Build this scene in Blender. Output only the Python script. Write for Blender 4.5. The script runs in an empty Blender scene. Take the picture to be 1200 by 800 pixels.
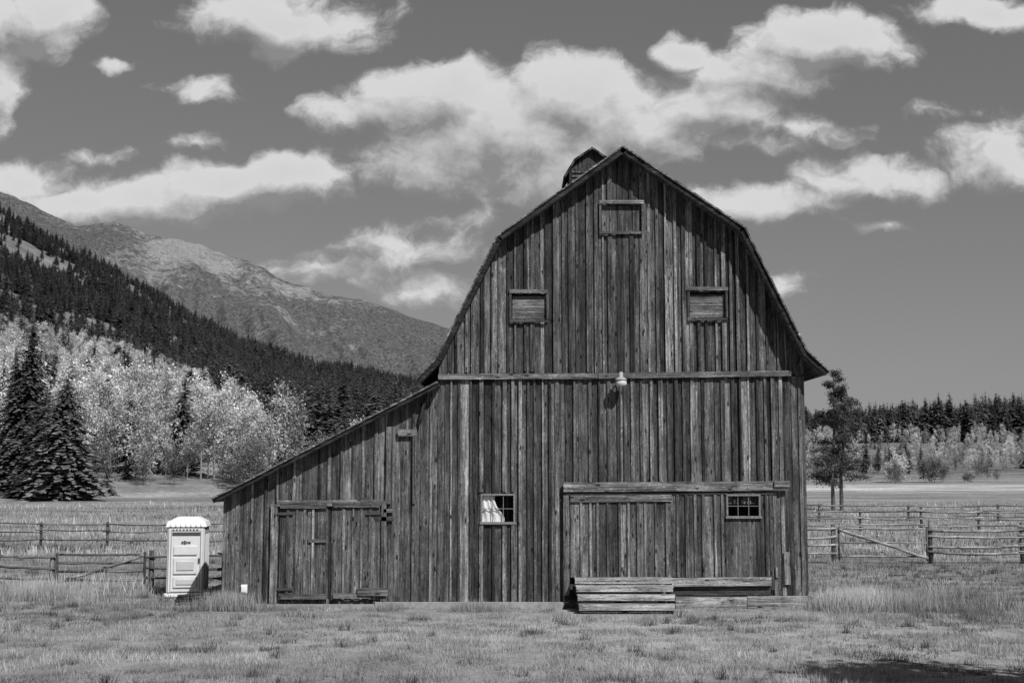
import bpy, math, random
import numpy as np
from mathutils import Vector, Matrix
random.seed(7); np.random.seed(7)
rng=np.random.default_rng(11)
sc=bpy.context.scene
sc.view_settings.view_transform='Standard'
sc.view_settings.look='None'
sc.view_settings.exposure=0
sc.view_settings.gamma=1
# ------------------------------------------------------------------ camera
FP=1505.0; PITCH=math.atan(153/1505.0); CD=35.0
CH=CD*math.tan(math.atan(312/1505.0)-PITCH)
cam=bpy.data.cameras.new('camera'); camo=bpy.data.objects.new('camera',cam)
sc.collection.objects.link(camo); sc.camera=camo
cam.lens=FP/1200*36; cam.sensor_width=36; cam.clip_end=30000; cam.clip_start=0.1
camo.location=(0,-CD,CH); camo.rotation_euler=(math.pi/2+PITCH,0,0)
cp,sp=math.cos(PITCH),math.sin(PITCH)
def ray(px,py):
    u=(px-600)/FP; v=(400-py)/FP
    return u, cp-v*sp, sp+v*cp
def F(px,py,yp=0.0):
    a,b,c=ray(px,py); t=(yp+CD)/b
    return a*t, CH+c*t
def G(px,py):
    a,b,c=ray(px,py); t=-CH/c
    return a*t, -CD+b*t
def SL(px,py):
    a,b,c=ray(px,py); return a/b, c/b
# ------------------------------------------------------------------ helpers
def empty(name,loc=(0,0,0)):
    e=bpy.data.objects.new(name,None); e.location=loc; e.empty_display_size=0.3
    sc.collection.objects.link(e); return e
def nmesh(name,V,Fa,mat,parent=None,col=None,smooth=False):
    me=bpy.data.meshes.new(name)
    V=np.asarray(V,dtype=np.float32)
    if isinstance(Fa,np.ndarray):
        n=len(V); m,k=Fa.shape
        me.vertices.add(n); me.vertices.foreach_set('co',V.ravel())
        me.loops.add(m*k); me.loops.foreach_set('vertex_index',Fa.astype(np.int32).ravel())
        me.polygons.add(m); me.polygons.foreach_set('loop_start',np.arange(0,m*k,k,dtype=np.int32))
        try: me.polygons.foreach_set('loop_total',np.full(m,k,dtype=np.int32))
        except Exception: pass
        me.update(calc_edges=True); me.validate()
    else:
        me.from_pydata([tuple(map(float,v)) for v in V],[],Fa); me.update()
    if col is not None:
        a=me.color_attributes.new('shade','FLOAT_COLOR','POINT')
        c=np.ones((len(V),4),dtype=np.float32); col=np.asarray(col,dtype=np.float32)
        if col.ndim==1: c[:,0]=col; c[:,1]=col; c[:,2]=col
        else: c[:,:col.shape[1]]=col
        a.data.foreach_set('color',c.ravel())
    if mat is not None: me.materials.append(mat)
    if smooth: me.polygons.foreach_set('use_smooth',np.ones(len(me.polygons),dtype=bool))
    ob=bpy.data.objects.new(name,me); sc.collection.objects.link(ob)
    if parent is not None: ob.parent=parent
    return ob
class MB:
    def __init__(s): s.v=[];s.f=[];s.c=[]
    def hexa(s,pts,shade=1.0,rnd=None):
        if rnd is None: rnd=random.random()
        b=len(s.v); s.v+=pts; s.c+=[(shade,rnd,0)]*8
        for q in ((0,3,2,1),(4,5,6,7),(0,1,5,4),(1,2,6,5),(2,3,7,6),(3,0,4,7)): s.f.append([b+i for i in q])
    def box(s,x0,x1,y0,y1,z0,z1,shade=1.0,rnd=None):
        s.hexa([(x0,y0,z0),(x1,y0,z0),(x1,y1,z0),(x0,y1,z0),(x0,y0,z1),(x1,y0,z1),(x1,y1,z1),(x0,y1,z1)],shade,rnd)
    def plate(s,xz,y0,y1,shade=1.0,rnd=None):
        p=xz
        s.hexa([(p[0][0],y0,p[0][1]),(p[1][0],y0,p[1][1]),(p[1][0],y1,p[1][1]),(p[0][0],y1,p[0][1]),
                (p[3][0],y0,p[3][1]),(p[2][0],y0,p[2][1]),(p[2][0],y1,p[2][1]),(p[3][0],y1,p[3][1])],shade,rnd)
    def tube(s,path,radii,n=7,shade=1.0,rnd=None):
        if rnd is None: rnd=random.random()
        rings=[]
        for i,p in enumerate(path):
            p=Vector(p)
            d=(Vector(path[min(i+1,len(path)-1)])-Vector(path[max(i-1,0)])).normalized()
            a=d.orthogonal().normalized() if abs(d.z)>.9 else d.cross(Vector((0,0,1))).normalized()
            b=d.cross(a)
            r=radii[i] if hasattr(radii,'__len__') else radii
            ring=[]
            for k in range(n):
                t=2*math.pi*k/n
                q=p+a*(math.cos(t)*r)+b*(math.sin(t)*r)
                ring.append(len(s.v)); s.v.append(tuple(q)); s.c.append((shade,rnd,0))
            rings.append(ring)
        for i in range(len(rings)-1):
            for k in range(n):
                s.f.append([rings[i][k],rings[i][(k+1)%n],rings[i+1][(k+1)%n],rings[i+1][k]])
        s.f.append(rings[0][::-1]); s.f.append(rings[-1])
    def obj(s,name,mat,parent=None,smooth=False,bevel=0):
        ob=nmesh(name,np.array(s.v),s.f,mat,parent,np.array(s.c),smooth)
        if bevel:
            m=ob.modifiers.new('b','BEVEL'); m.width=bevel; m.segments=2; m.limit_method='ANGLE'
        return ob
_lat={}
def vnoise(x,y,scale,seed):
    if seed not in _lat: _lat[seed]=np.random.default_rng(seed).random((256,256))
    L=_lat[seed]; x=np.asarray(x)/scale+1000; y=np.asarray(y)/scale+1000
    xi=np.floor(x).astype(int); yi=np.floor(y).astype(int); fx=x-xi; fy=y-yi
    fx=fx*fx*(3-2*fx); fy=fy*fy*(3-2*fy)
    a=L[xi%256,yi%256]; b=L[(xi+1)%256,yi%256]; c=L[xi%256,(yi+1)%256]; d=L[(xi+1)%256,(yi+1)%256]
    return (a*(1-fx)+b*fx)*(1-fy)+(c*(1-fx)+d*fx)*fy
def fbm(x,y,scale,seed,oct=4):
    r=0;a=1;t=0
    for i in range(oct): r=r+a*vnoise(x,y,scale/2**i,seed+i); t+=a; a*=.55
    return r/t
# ------------------------------------------------------------------ materials
class NT:
    def __init__(s,name,tree=None):
        if tree is None:
            s.mat=bpy.data.materials.new(name); s.mat.use_nodes=True; s.t=s.mat.node_tree; s.t.nodes.clear()
            s.out=s.n('ShaderNodeOutputMaterial')
        else: s.t=tree
    def n(s,ty,**k):
        nd=s.t.nodes.new(ty)
        for a,b in k.items(): setattr(nd,a,b)
        return nd
    def l(s,a,b): s.t.links.new(a,b)
    def setin(s,sock,val):
        if hasattr(val,'is_output'): s.l(val,sock)
        else: sock.default_value=val
    def math(s,op,a,b=None,c=None,clamp=False):
        nd=s.n('ShaderNodeMath',operation=op,use_clamp=clamp)
        s.setin(nd.inputs[0],a)
        if b is not None: s.setin(nd.inputs[1],b)
        if c is not None: s.setin(nd.inputs[2],c)
        return nd.outputs[0]
    def vmath(s,op,a,b=None,c=None):
        nd=s.n('ShaderNodeVectorMath',operation=op)
        s.setin(nd.inputs[0],a)
        if b is not None: s.setin(nd.inputs[1],b)
        if c is not None: s.setin(nd.inputs[2],c)
        return nd.outputs['Value'] if op in('LENGTH','DOT_PRODUCT','DISTANCE') else nd.outputs[0]
    def noise(s,vec,scale,detail=4,rough=.55):
        nd=s.n('ShaderNodeTexNoise'); s.l(vec,nd.inputs['Vector'])
        nd.inputs['Scale'].default_value=scale; nd.inputs['Detail'].default_value=detail; nd.inputs['Roughness'].default_value=rough
        return nd.outputs[0]
    def mr(s,v,a,b,c,d,smooth=False):
        nd=s.n('ShaderNodeMapRange'); nd.interpolation_type='SMOOTHSTEP' if smooth else 'LINEAR'
        s.setin(nd.inputs[0],v)
        for i,q in enumerate((a,b,c,d)): nd.inputs[i+1].default_value=q
        return nd.outputs[0]
    def grey(s,v):
        nd=s.n('ShaderNodeCombineColor')
        for i in range(3): s.setin(nd.inputs[i],v)
        return nd.outputs[0]
    def bump(s,h,strength,dist):
        nd=s.n('ShaderNodeBump'); s.l(h,nd.inputs['Height']); nd.inputs['Strength'].default_value=strength; nd.inputs['Distance'].default_value=dist
        return nd.outputs[0]
    def bsdf(s,col,rough=.9,normal=None,spec=.2,metal=0):
        b=s.n('ShaderNodeBsdfPrincipled')
        if hasattr(col,'is_output'): s.l(s.grey(col),b.inputs['Base Color'])
        else: b.inputs['Base Color'].default_value=(col,col,col,1)
        s.setin(b.inputs['Roughness'],rough); b.inputs['Specular IOR Level'].default_value=spec; b.inputs['Metallic'].default_value=metal
        if normal is not None: s.l(normal,b.inputs['Normal'])
        return b
    def fin(s,b): s.l(b.outputs[0],s.out.inputs[0]); return s.mat
    def obj(s): return s.n('ShaderNodeTexCoord').outputs['Object']
    def attr(s):
        a=s.n('ShaderNodeAttribute',attribute_name='shade'); sp_=s.n('ShaderNodeSeparateColor'); s.l(a.outputs['Color'],sp_.inputs[0])
        return sp_.outputs[0],sp_.outputs[1]
def wood(name,axis='z',base=.86):
    m=NT(name); co=m.obj(); sh,rn=m.attr()
    sx={'z':(1,1,.035),'x':(.035,1,1),'y':(1,.035,1)}[axis]
    sk={'z':(1,1,.3),'x':(.3,1,1),'y':(1,.3,1)}[axis]
    off=m.vmath('SCALE',(37.0,91.0,53.0)); off_n=off.node; m.l(rn,off_n.inputs['Scale'])
    c2=m.vmath('ADD',co,off)
    st=m.vmath('MULTIPLY',c2,sx)
    g=m.noise(st,30,8,.8)
    g2=m.noise(st,9,3,.6)
    blot=m.noise(m.vmath('MULTIPLY',c2,sk),3.2,5,.7)
    big=m.noise(co,.55,5,.7)
    vor=m.n('ShaderNodeTexVoronoi'); m.l(m.vmath('MULTIPLY',c2,tuple(6.0 if q==1 else 1.9 for q in sx)),vor.inputs['Vector']); vor.inputs['Scale'].default_value=1
    knot=m.mr(vor.outputs['Distance'],.08,.2,.12,1.0,True)
    spk=m.mr(m.noise(m.vmath('MULTIPLY',c2,sk),36,4,.75),.55,.70,0,1.9,True)
    dks=m.mr(m.noise(m.vmath('MULTIPLY',m.vmath('ADD',c2,(3.,7.,1.)),sk),22,4,.75),.34,.45,.35,1.,True)
    v=m.mr(g,.36,.66,.015,.17)
    v=m.math('MULTIPLY',v,m.mr(g2,.32,.68,.5,1.5))
    v=m.math('MULTIPLY',v,m.mr(blot,.32,.68,.45,1.5)); v=m.math('MULTIPLY',v,m.mr(big,.35,.65,.75,1.25))
    v=m.math('MULTIPLY',v,knot); v=m.math('MULTIPLY',v,dks)
    v=m.math('MULTIPLY',v,m.math('ADD',spk,1.0))
    v=m.math('MULTIPLY',v,m.math('MULTIPLY',sh,base))
    v=m.math('MINIMUM',v,.55)
    h=m.math('ADD',g,m.math('MULTIPLY',knot,.4))
    return m.fin(m.bsdf(v,.85,m.bump(h,.9,.018),.2))
W_V=wood('weathered_wood_vertical','z'); W_H=wood('weathered_wood_horizontal','x'); W_D=wood('weathered_wood_depth','y')
def simple(name,v,rough=.8,var=.2,scale=8,spec=.3,metal=0,bump=0):
    m=NT(name); co=m.obj(); n=m.noise(co,scale,5,.6)
    c=m.mr(n,.3,.7,v*(1-var),v*(1+var))
    return m.fin(m.bsdf(c,rough,m.bump(n,bump,.02) if bump else None,spec,metal))
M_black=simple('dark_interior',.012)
M_shadegrey=simple('painted_metal',.3,.5,.2,20)
M_iron=simple('rusty_iron',.05,.7,.4,30)
M_conc=simple('weathered_concrete',.24,.95,.35,5,bump=.3)
m=NT('wood_shingles'); co=m.obj(); sh,rn=m.attr()
nn=m.noise(m.vmath('MULTIPLY',co,(8,4,4)),1.2,6,.7)
wv=m.n('ShaderNodeTexBrick'); m.l(m.n('ShaderNodeTexCoord').outputs['UV'],wv.inputs[0])
wv.inputs['Scale'].default_value=1; wv.inputs['Brick Width'].default_value=.25; wv.inputs['Row Height'].default_value=.22; wv.inputs['Mortar Size'].default_value=.012
wv.inputs['Color1'].default_value=(.05,.05,.05,1); wv.inputs['Color2'].default_value=(.1,.1,.1,1); wv.inputs['Mortar'].default_value=(.015,.015,.015,1)
v=m.math('MULTIPLY',wv.outputs[0],m.mr(nn,.3,.7,.6,1.5))
SHING=m.fin(m.bsdf(v,.9,m.bump(wv.outputs[0],.5,.02)))
def foliage(name,lo,hi,tr=.25,rnd=.3):
    m=NT(name); sh,rn=m.attr()
    oi=m.n('ShaderNodeObjectInfo')
    n=m.noise(m.obj(),.9,3,.6)
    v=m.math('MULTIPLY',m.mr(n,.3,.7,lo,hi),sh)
    v=m.math('MULTIPLY',v,m.mr(oi.outputs['Random'],0,1,1-rnd,1+rnd))
    d=m.n('ShaderNodeBsdfDiffuse'); g=m.grey(v); m.l(g,d.inputs[0])
    t=m.n('ShaderNodeBsdfTranslucent'); m.l(g,t.inputs[0])
    mx=m.n('ShaderNodeMixShader'); mx.inputs[0].default_value=tr; m.l(d.outputs[0],mx.inputs[1]); m.l(t.outputs[0],mx.inputs[2])
    m.l(mx.outputs[0],m.out.inputs[0]); return m.mat
M_needle=foliage('conifer_needles',.08,.14,.2,.45)
M_aspen=foliage('autumn_leaves',.36,.60,.35,.42)
M_leafmid=foliage('green_leaves',.12,.22,.3)
M_grass=foliage('dry_grass_blades',.9,1.1,.3)
M_bark=simple('bark',.08,.95,.4,6,bump=.4)
M_barkw=simple('pale_bark',.22,.9,.4,3)
# ------------------------------------------------------------------ terrain
sil=[(-500,120),(-200,170),(0,246),(50,277),(100,304),(160,334),(220,371),(280,403),(340,427),(420,445),(500,460),(600,495),(750,520),(900,517),(1000,511),(1200,508),(1600,500)]
SU=np.array([SL(*p)[0] for p in sil]); SV=np.array([SL(*p)[1] for p in sil])
def H(x,y):
    x=np.asarray(x,dtype=float); y=np.asarray(y,dtype=float)
    d=np.maximum(y+CD,1.0); u=np.clip(x/d,-1,1); S=np.interp(u,SU,SV)
    w=np.clip((u+.02)/.2,0,1); w=w*w*(3-2*w)
    d0=190*(1-w)+240*w; d1=2000*(1-w)+900*w; pw=.6*(1-w)+1.25*w
    r=np.clip((d-d0)/(d1-d0),0,1); ra=r**pw
    dd=np.minimum(d,d1)
    z=(dd*S+CH)*ra*np.exp(-np.maximum(d-d1,0)/1500)
    z=z+(fbm(x,y,260,40,4)-.5)*60*np.clip((d-260)/1200,0,1)*(1-w*.6)*np.clip(r*3,0,1)
    z=z+(fbm(x,y,9,50,3)-.5)*.35*np.clip((y-22)/40,0,1)
    return z
xs=np.sinh(np.linspace(-1,1,301)*6.2)/math.sinh(6.2)*6000
ys=np.concatenate([np.linspace(-300,-40,14)[:-1],np.linspace(-40,60,41)[:-1],60+ (np.exp(np.linspace(0,1,200)*4.6)-1)/(math.exp(4.6)-1)*6500])
X,Y=np.meshgrid(xs,ys); Z=H(X,Y)
nx,ny=len(xs),len(ys)
idx=np.arange(nx*ny).reshape(ny,nx)
Q=np.stack([idx[:-1,:-1],idx[:-1,1:],idx[1:,1:],idx[1:,:-1]],-1).reshape(-1,4)
m=NT('dry_meadow'); co=m.obj()
n1=m.noise(co,.08,5,.6); n2=m.noise(co,.9,6,.65); n3=m.noise(co,14,4,.7); n4=m.noise(m.vmath('MULTIPLY',co,(.012,.06,.012)),1,4,.6)
v=m.mr(n1,.3,.7,.18,.33)
v=m.math('MULTIPLY',v,m.mr(n2,.3,.7,.6,1.25)); v=m.math('MULTIPLY',v,m.mr(n3,.3,.7,.55,1.35)); v=m.math('MULTIPLY',v,m.mr(n4,.35,.65,.75,1.25))
sx3=m.n('ShaderNodeSeparateXYZ'); m.l(co,sx3.inputs[0])
yn=m.math('ADD',sx3.outputs[1],m.math('MULTIPLY',m.math('SUBTRACT',n4,.5),120))
hay=m.math('MULTIPLY',m.mr(yn,200,220,0,1,True),m.mr(yn,262,280,1,0,True)); hay=m.math('MULTIPLY',hay,m.mr(sx3.outputs[0],20,60,0,1,True))
v=m.math('MULTIPLY',v,m.math('ADD',1.0,m.math('MULTIPLY',hay,.75)))
v=m.math('MULTIPLY',v,m.mr(sx3.outputs[1],300,440,1,.66,True))
M_ground=m.fin(m.bsdf(v,.95,m.bump(n3,.6,.08),.1))
nmesh('ground',np.stack([X,Y,Z],-1).reshape(-1,3),Q,M_ground,smooth=True)
# far mountain
mp=[(-500,150),(-250,165),(-60,215),(0,226),(45,245),(90,260),(150,266),(190,284),(235,290),(300,314),(370,343),(440,360),(525,386),(620,415),(760,455),(900,500),(1100,530)]
MU=np.array([SL(*p)[0] for p in mp]); MV=np.array([SL(*p)[1] for p in mp])
us=np.linspace(-.75,.28,700); ds=np.linspace(2600,6400,230)
U,D=np.meshgrid(us,ds); S=np.interp(U,MU,MV)
XX=U*D; YY=D-CD
def ridged(x,y,sc_,seed,o=5):
    r=0;a=1;t=0
    for i in range(o):
        r=r+a*(1-np.abs(2*vnoise(x,y,sc_/2**i,seed+i)-1)); t+=a; a*=.52
    return r/t
rr=np.clip((D-2600)/2400,0,1)
z=D*S*np.where(D<5000,rr**1.0,1)
z=np.where(D>=5000,5000*S*np.exp(-(D-5000)/2500),z)
rg=ridged(XX+YY*.35,YY*.30,560,60,6)
z=z+(rg-.62)*430*np.clip(rr*2,0,1)*(1-.80*np.clip((D-4200)/800,0,1))+(fbm(XX,YY,90,77,3)-.5)*26
idx=np.arange(U.size).reshape(U.shape)
Q=np.stack([idx[:-1,:-1],idx[:-1,1:],idx[1:,1:],idx[1:,:-1]],-1).reshape(-1,4)
m=NT('mountain_forest_rock_and_haze'); co=m.obj(); sh,rn=m.attr()
a1=m.noise(co,.0035,6,.6); a2=m.noise(co,.03,6,.8); a3=m.noise(m.vmath('MULTIPLY',co,(1,1,.35)),.09,3,.7)
cover=m.math('ADD',m.math('MULTIPLY',a1,1.0),m.math('MULTIPLY',a2,.75))
cover=m.math('SUBTRACT',cover,m.math('MULTIPLY',sh,.34))
fac=m.mr(cover,.62,.80,0,1,True)
rock=m.mr(a3,.3,.7,.15,.29); tr=m.mr(a3,.38,.62,.05,.125)  # rock and tree tones lifted: slight distance haze put into the colour
mx=m.n('ShaderNodeMix'); m.l(fac,mx.inputs[0]); m.l(rock,mx.inputs[2]); m.l(tr,mx.inputs[3])
M_mtn=m.fin(m.bsdf(mx.outputs[0],.95,m.bump(a3,.8,9),.05))
hs=np.clip((rr-.72)/.28,0,1)*np.clip(1-np.abs(U+.23)/.13,0.05,1)
nmesh('mountain',np.stack([XX,YY,z],-1).reshape(-1,3),Q,M_mtn,col=hs.reshape(-1),smooth=True)

# ------------------------------------------------------------------ tree meshes
def conifer(name,h,rad,whorls,br,tuft,base=.08,seed=0,droop=.25,shape=.9,parent=None,irr=.25,tsize=1.0,trunk_r=None):
    r=np.random.default_rng(seed)
    tr=trunk_r or h*.014
    top=(r.normal(0,.01)*h,r.normal(0,.01)*h,h)
    trunk=MB(); trunk.tube([(0,0,-.02*h),(0,0,h*.5),top],[tr,tr*.6,tr*.08],6)
    P=[];C=[]
    for i in range(whorls):
        t=base+(1-base)*(i+r.random()*.6)/whorls
        z=t*h; L=rad*(1-(t-base)/(1-base))**shape+rad*.04
        if t<base+.12: L*=.75
        L*=r.uniform(.75,1.18)
        nb=max(4,int(br*(.5+.5*(1-t))))
        for k in range(nb):
            a=r.random()*6.283; l=L*(1+r.normal(0,irr)); l=max(l,.05*rad)
            dirv=np.array([math.cos(a),math.sin(a)]); zj=r.normal(0,.5)*h*(1-base)/whorls
            for j in range(tuft):
                s=(j+.6)/tuft; s=min(1,s*(.9+.2*r.random()))
                c=np.array([dirv[0]*l*s,dirv[1]*l*s,z+zj-droop*l*s*s+r.normal(0,.02)*rad])
                w=l*(.42*(1-s)+.16)*tsize; ln=l/tuft*1.1
                yaw=r.normal(0,.5)
                d2=np.array([dirv[0]*math.cos(yaw)-dirv[1]*math.sin(yaw),dirv[0]*math.sin(yaw)+dirv[1]*math.cos(yaw)])
                s2=np.array([-d2[1],d2[0]])
                dz=r.normal(-.25,.2)*w
                p1=c+np.array([s2[0]*w,s2[1]*w,dz]); p2=c-np.array([s2[0]*w,s2[1]*w,-dz])
                p3=c+np.array([d2[0]*ln,d2[1]*ln,-.35*ln+r.normal(0,.15)*ln]); p4=c-np.array([d2[0]*ln*.6,d2[1]*ln*.6,-.1*ln])
                P+= [p1,p3,p4, p2,p4,p3]
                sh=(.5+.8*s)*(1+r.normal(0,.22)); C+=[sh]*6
    P=np.array(P); n=len(P)
    f=nmesh(name,P,np.arange(n).reshape(-1,3),M_needle,parent,np.clip(C,.2,2))
    t=trunk.obj('trunk',M_bark,f)
    return f
def join(obs):
    a=obs[0]
    bpy.ops.object.select_all(action='DESELECT')
    for o in obs: o.select_set(True)
    bpy.context.view_layer.objects.active=a
    bpy.ops.object.join(); return a
def one(ob):
    ch=list(ob.children)
    for c in ch: c.parent=None
    return join([ob]+ch)
def leafy(name,h,rad,clumps,leaves,mat,bark,lsize,seed=0,zc=.62,zr=.42,stems=1,parent=None):
    r=np.random.default_rng(seed); tk=MB()
    P=[];C=[]
    for s_ in range(stems):
        ox,oy=(0,0) if stems==1 else (r.normal(0,.25*rad),r.normal(0,.25*rad))
        tk.tube([(ox*.3,oy*.3,-.02*h),(ox,oy,h*.5),(ox*1.3,oy*1.3,h*.92)],[h*.010,h*.007,h*.002],5,1)
    for i in range(clumps):
        v=r.normal(size=3); v/=np.linalg.norm(v); q=r.random()**.45
        zz=v[2]*q
        wf=1-.4*max(zz,0)
        c=np.array([v[0]*q*rad*wf,v[1]*q*rad*wf,h*(zc+zr*zz)])
        cr=rad*(.16+.22*r.random())
        tk.tube([(0,0,max(h*.2,c[2]-h*.2)),tuple(c)],[h*.004,h*.001],3,1)
        o=r.normal(size=(leaves,3))*cr*.55; o[:,2]*=1.15
        cs=r.normal(0,.14)
        for p in o:
            a=r.normal(size=3);a/=np.linalg.norm(a);b=np.cross(a,r.normal(size=3));b/=np.linalg.norm(b)
            g=lsize*(.6+.8*r.random())
            p0=c+p; P+=[p0+a*g,p0+b*g,p0-a*g]
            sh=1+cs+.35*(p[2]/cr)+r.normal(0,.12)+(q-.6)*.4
            C+=[sh]*3
    f=nmesh(name,np.array(P),np.arange(len(P)).reshape(-1,3),mat,parent,np.clip(C,.3,1.7))
    t=tk.obj('trunk',bark,f); return f
def instancer(parent,name,child,pts,scales):
    n=len(pts); pts=np.asarray(pts); s=np.asarray(scales)/2
    a=rng.random(n)*6.283
    V=np.zeros((n,4,3))
    for k in range(4):
        t=a+math.pi/4+k*math.pi/2
        V[:,k,0]=pts[:,0]+np.cos(t)*s*math.sqrt(2); V[:,k,1]=pts[:,1]+np.sin(t)*s*math.sqrt(2); V[:,k,2]=pts[:,2]
    ob=nmesh(name,V.reshape(-1,3),np.arange(n*4).reshape(-1,4),None,parent)
    ob.instance_type='FACES'; ob.use_instance_faces_scale=True; ob.instance_faces_scale=1.0
    ob.show_instancer_for_render=False; ob.show_instancer_for_viewport=False
    child.parent=ob
    return ob
def samp(n,u0,u1,d0,d1):
    d=np.sqrt(rng.random(n)*(d1*d1-d0*d0)+d0*d0); u=u0+(u1-u0)*rng.random(n)
    return u*d,d-CD,u,d
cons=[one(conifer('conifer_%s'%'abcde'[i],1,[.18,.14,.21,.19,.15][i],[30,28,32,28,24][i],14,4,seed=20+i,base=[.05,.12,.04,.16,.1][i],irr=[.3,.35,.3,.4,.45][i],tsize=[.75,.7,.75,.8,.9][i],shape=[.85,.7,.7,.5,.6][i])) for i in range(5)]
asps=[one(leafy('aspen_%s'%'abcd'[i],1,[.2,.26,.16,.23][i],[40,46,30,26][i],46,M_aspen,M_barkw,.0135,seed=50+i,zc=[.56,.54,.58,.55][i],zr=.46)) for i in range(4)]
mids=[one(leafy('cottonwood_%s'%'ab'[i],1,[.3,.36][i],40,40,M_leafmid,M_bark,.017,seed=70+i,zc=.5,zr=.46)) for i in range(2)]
x,y,u,d=samp(12500,-.62,-.2,560,2080)
n=fbm(x,y,110,90,4)
keep=(n>np.where(d<800,.52,.46))|(rng.random(len(x))<.2)
L1=np.stack([x,y,H(x,y)],-1)[keep]
x,y,u,d=samp(13000,-.24,.03,230,2080)
edge=-.19-(d-230)/4000
keep=(u>edge)&(~((d<420)&(rng.random(len(x))<.3)))&((fbm(x,y,150,190,3)>.38)|(rng.random(len(x))<.4))
L2=np.stack([x,y,H(x,y)],-1)[keep]
x,y,u,d=samp(420,-.6,-.2,215,620); n=fbm(x,y,60,93,3)
L3=np.stack([x,y,H(x,y)],-1)[n>.55]
x,y,u,d=samp(3800,.02,.75,780,1010)
L4=np.stack([x,y,H(x,y)],-1)
x,y,u,d=samp(110,.2,.6,430,780)
L5=np.stack([x,y,H(x,y)],-1)
def sc_h(n,m_,s_): return np.clip(rng.normal(m_,s_,n),m_*.4,m_*1.5)
h4=(12+18*fbm(L4[:,0],L4[:,1],90,301,3))*rng.uniform(.6,1.2,len(L4))
h2=sc_h(len(L2),18,5)*np.interp(L2[:,1],[200,500],[.72,1])
allp=np.concatenate([L1,L2,L3,L4,L5]); alls=np.concatenate([sc_h(len(L1),15,4.5),h2,sc_h(len(L3),15,4),h4,sc_h(len(L5),9,3)])
fo=empty('conifer_forest'); sel=rng.integers(0,5,len(allp))
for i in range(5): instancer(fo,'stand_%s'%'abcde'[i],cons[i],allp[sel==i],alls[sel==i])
# aspens
x,y,u,d=samp(4200,-.62,-.17,195,800)
n=fbm(x,y,55,96,3)
lim=np.where(u<-.24,800,np.interp(u,[-.24,-.19],[560,230]))
keep=(d<lim)&((n>.42)|(rng.random(len(x))<.3))
A1=np.stack([x,y,H(x,y)],-1)[keep]
x,y,u,d=samp(1300,.2,.7,430,790); n=fbm(x,y,50,98,3); kk=(n>.5)|((d>700)&(n>.38))
A2=np.stack([x,y,H(x,y)],-1)[kk]
x,y,u,d=samp(160,-.22,.0,215,420); A3=np.stack([x,y,H(x,y)],-1)
ap=np.concatenate([A1,A2,A3]); as_=np.concatenate([sc_h(len(A1),13.5,4),sc_h(len(A2),8.5,3.),sc_h(len(A3),8,2)])
ag=empty('aspen_grove'); sel=rng.integers(0,4,len(ap))
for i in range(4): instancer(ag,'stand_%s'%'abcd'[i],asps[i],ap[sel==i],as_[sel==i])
x,y,u,d=samp(520,-.6,-.12,186,420); n=fbm(x,y,40,99,2); k=n>.42
B1=np.stack([x,y,H(x,y)],-1)[k]
x,y,u,d=samp(160,.2,.7,300,750); B2=np.stack([x,y,H(x,y)],-1)
bp=np.concatenate([B1,B2]); bs=np.concatenate([sc_h(len(B1),6.5,3.),sc_h(len(B2),4.5,2)])
bg=empty('shrub_thicket'); sel=rng.integers(0,2,len(bp))
for i in range(2): instancer(bg,'stand_%s'%'ab'[i],mids[i],bp[sel==i],bs[sel==i])
def hero_spruce(px,pyb,pyt,rad,seed,shp=.7):
    gx,gy=G(px,pyb); hgt=(pyb-pyt)*(gy+CD)/FP
    k=min(1,.35+hgt/20)
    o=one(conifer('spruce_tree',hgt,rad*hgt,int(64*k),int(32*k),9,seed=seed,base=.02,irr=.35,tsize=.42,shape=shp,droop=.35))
    o.location=(gx,gy,float(H(gx,gy))-.1); return o
hero_spruce(31,583,370,.15,1,.6); hero_spruce(74,586,447,.27,2,.5); hero_spruce(50,584,462,.26,3); hero_spruce(13,583,405,.15,4)
hero_spruce(125,582,545,.3,5); hero_spruce(148,579,549,.25,6); hero_spruce(98,583,556,.3,8)
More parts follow.
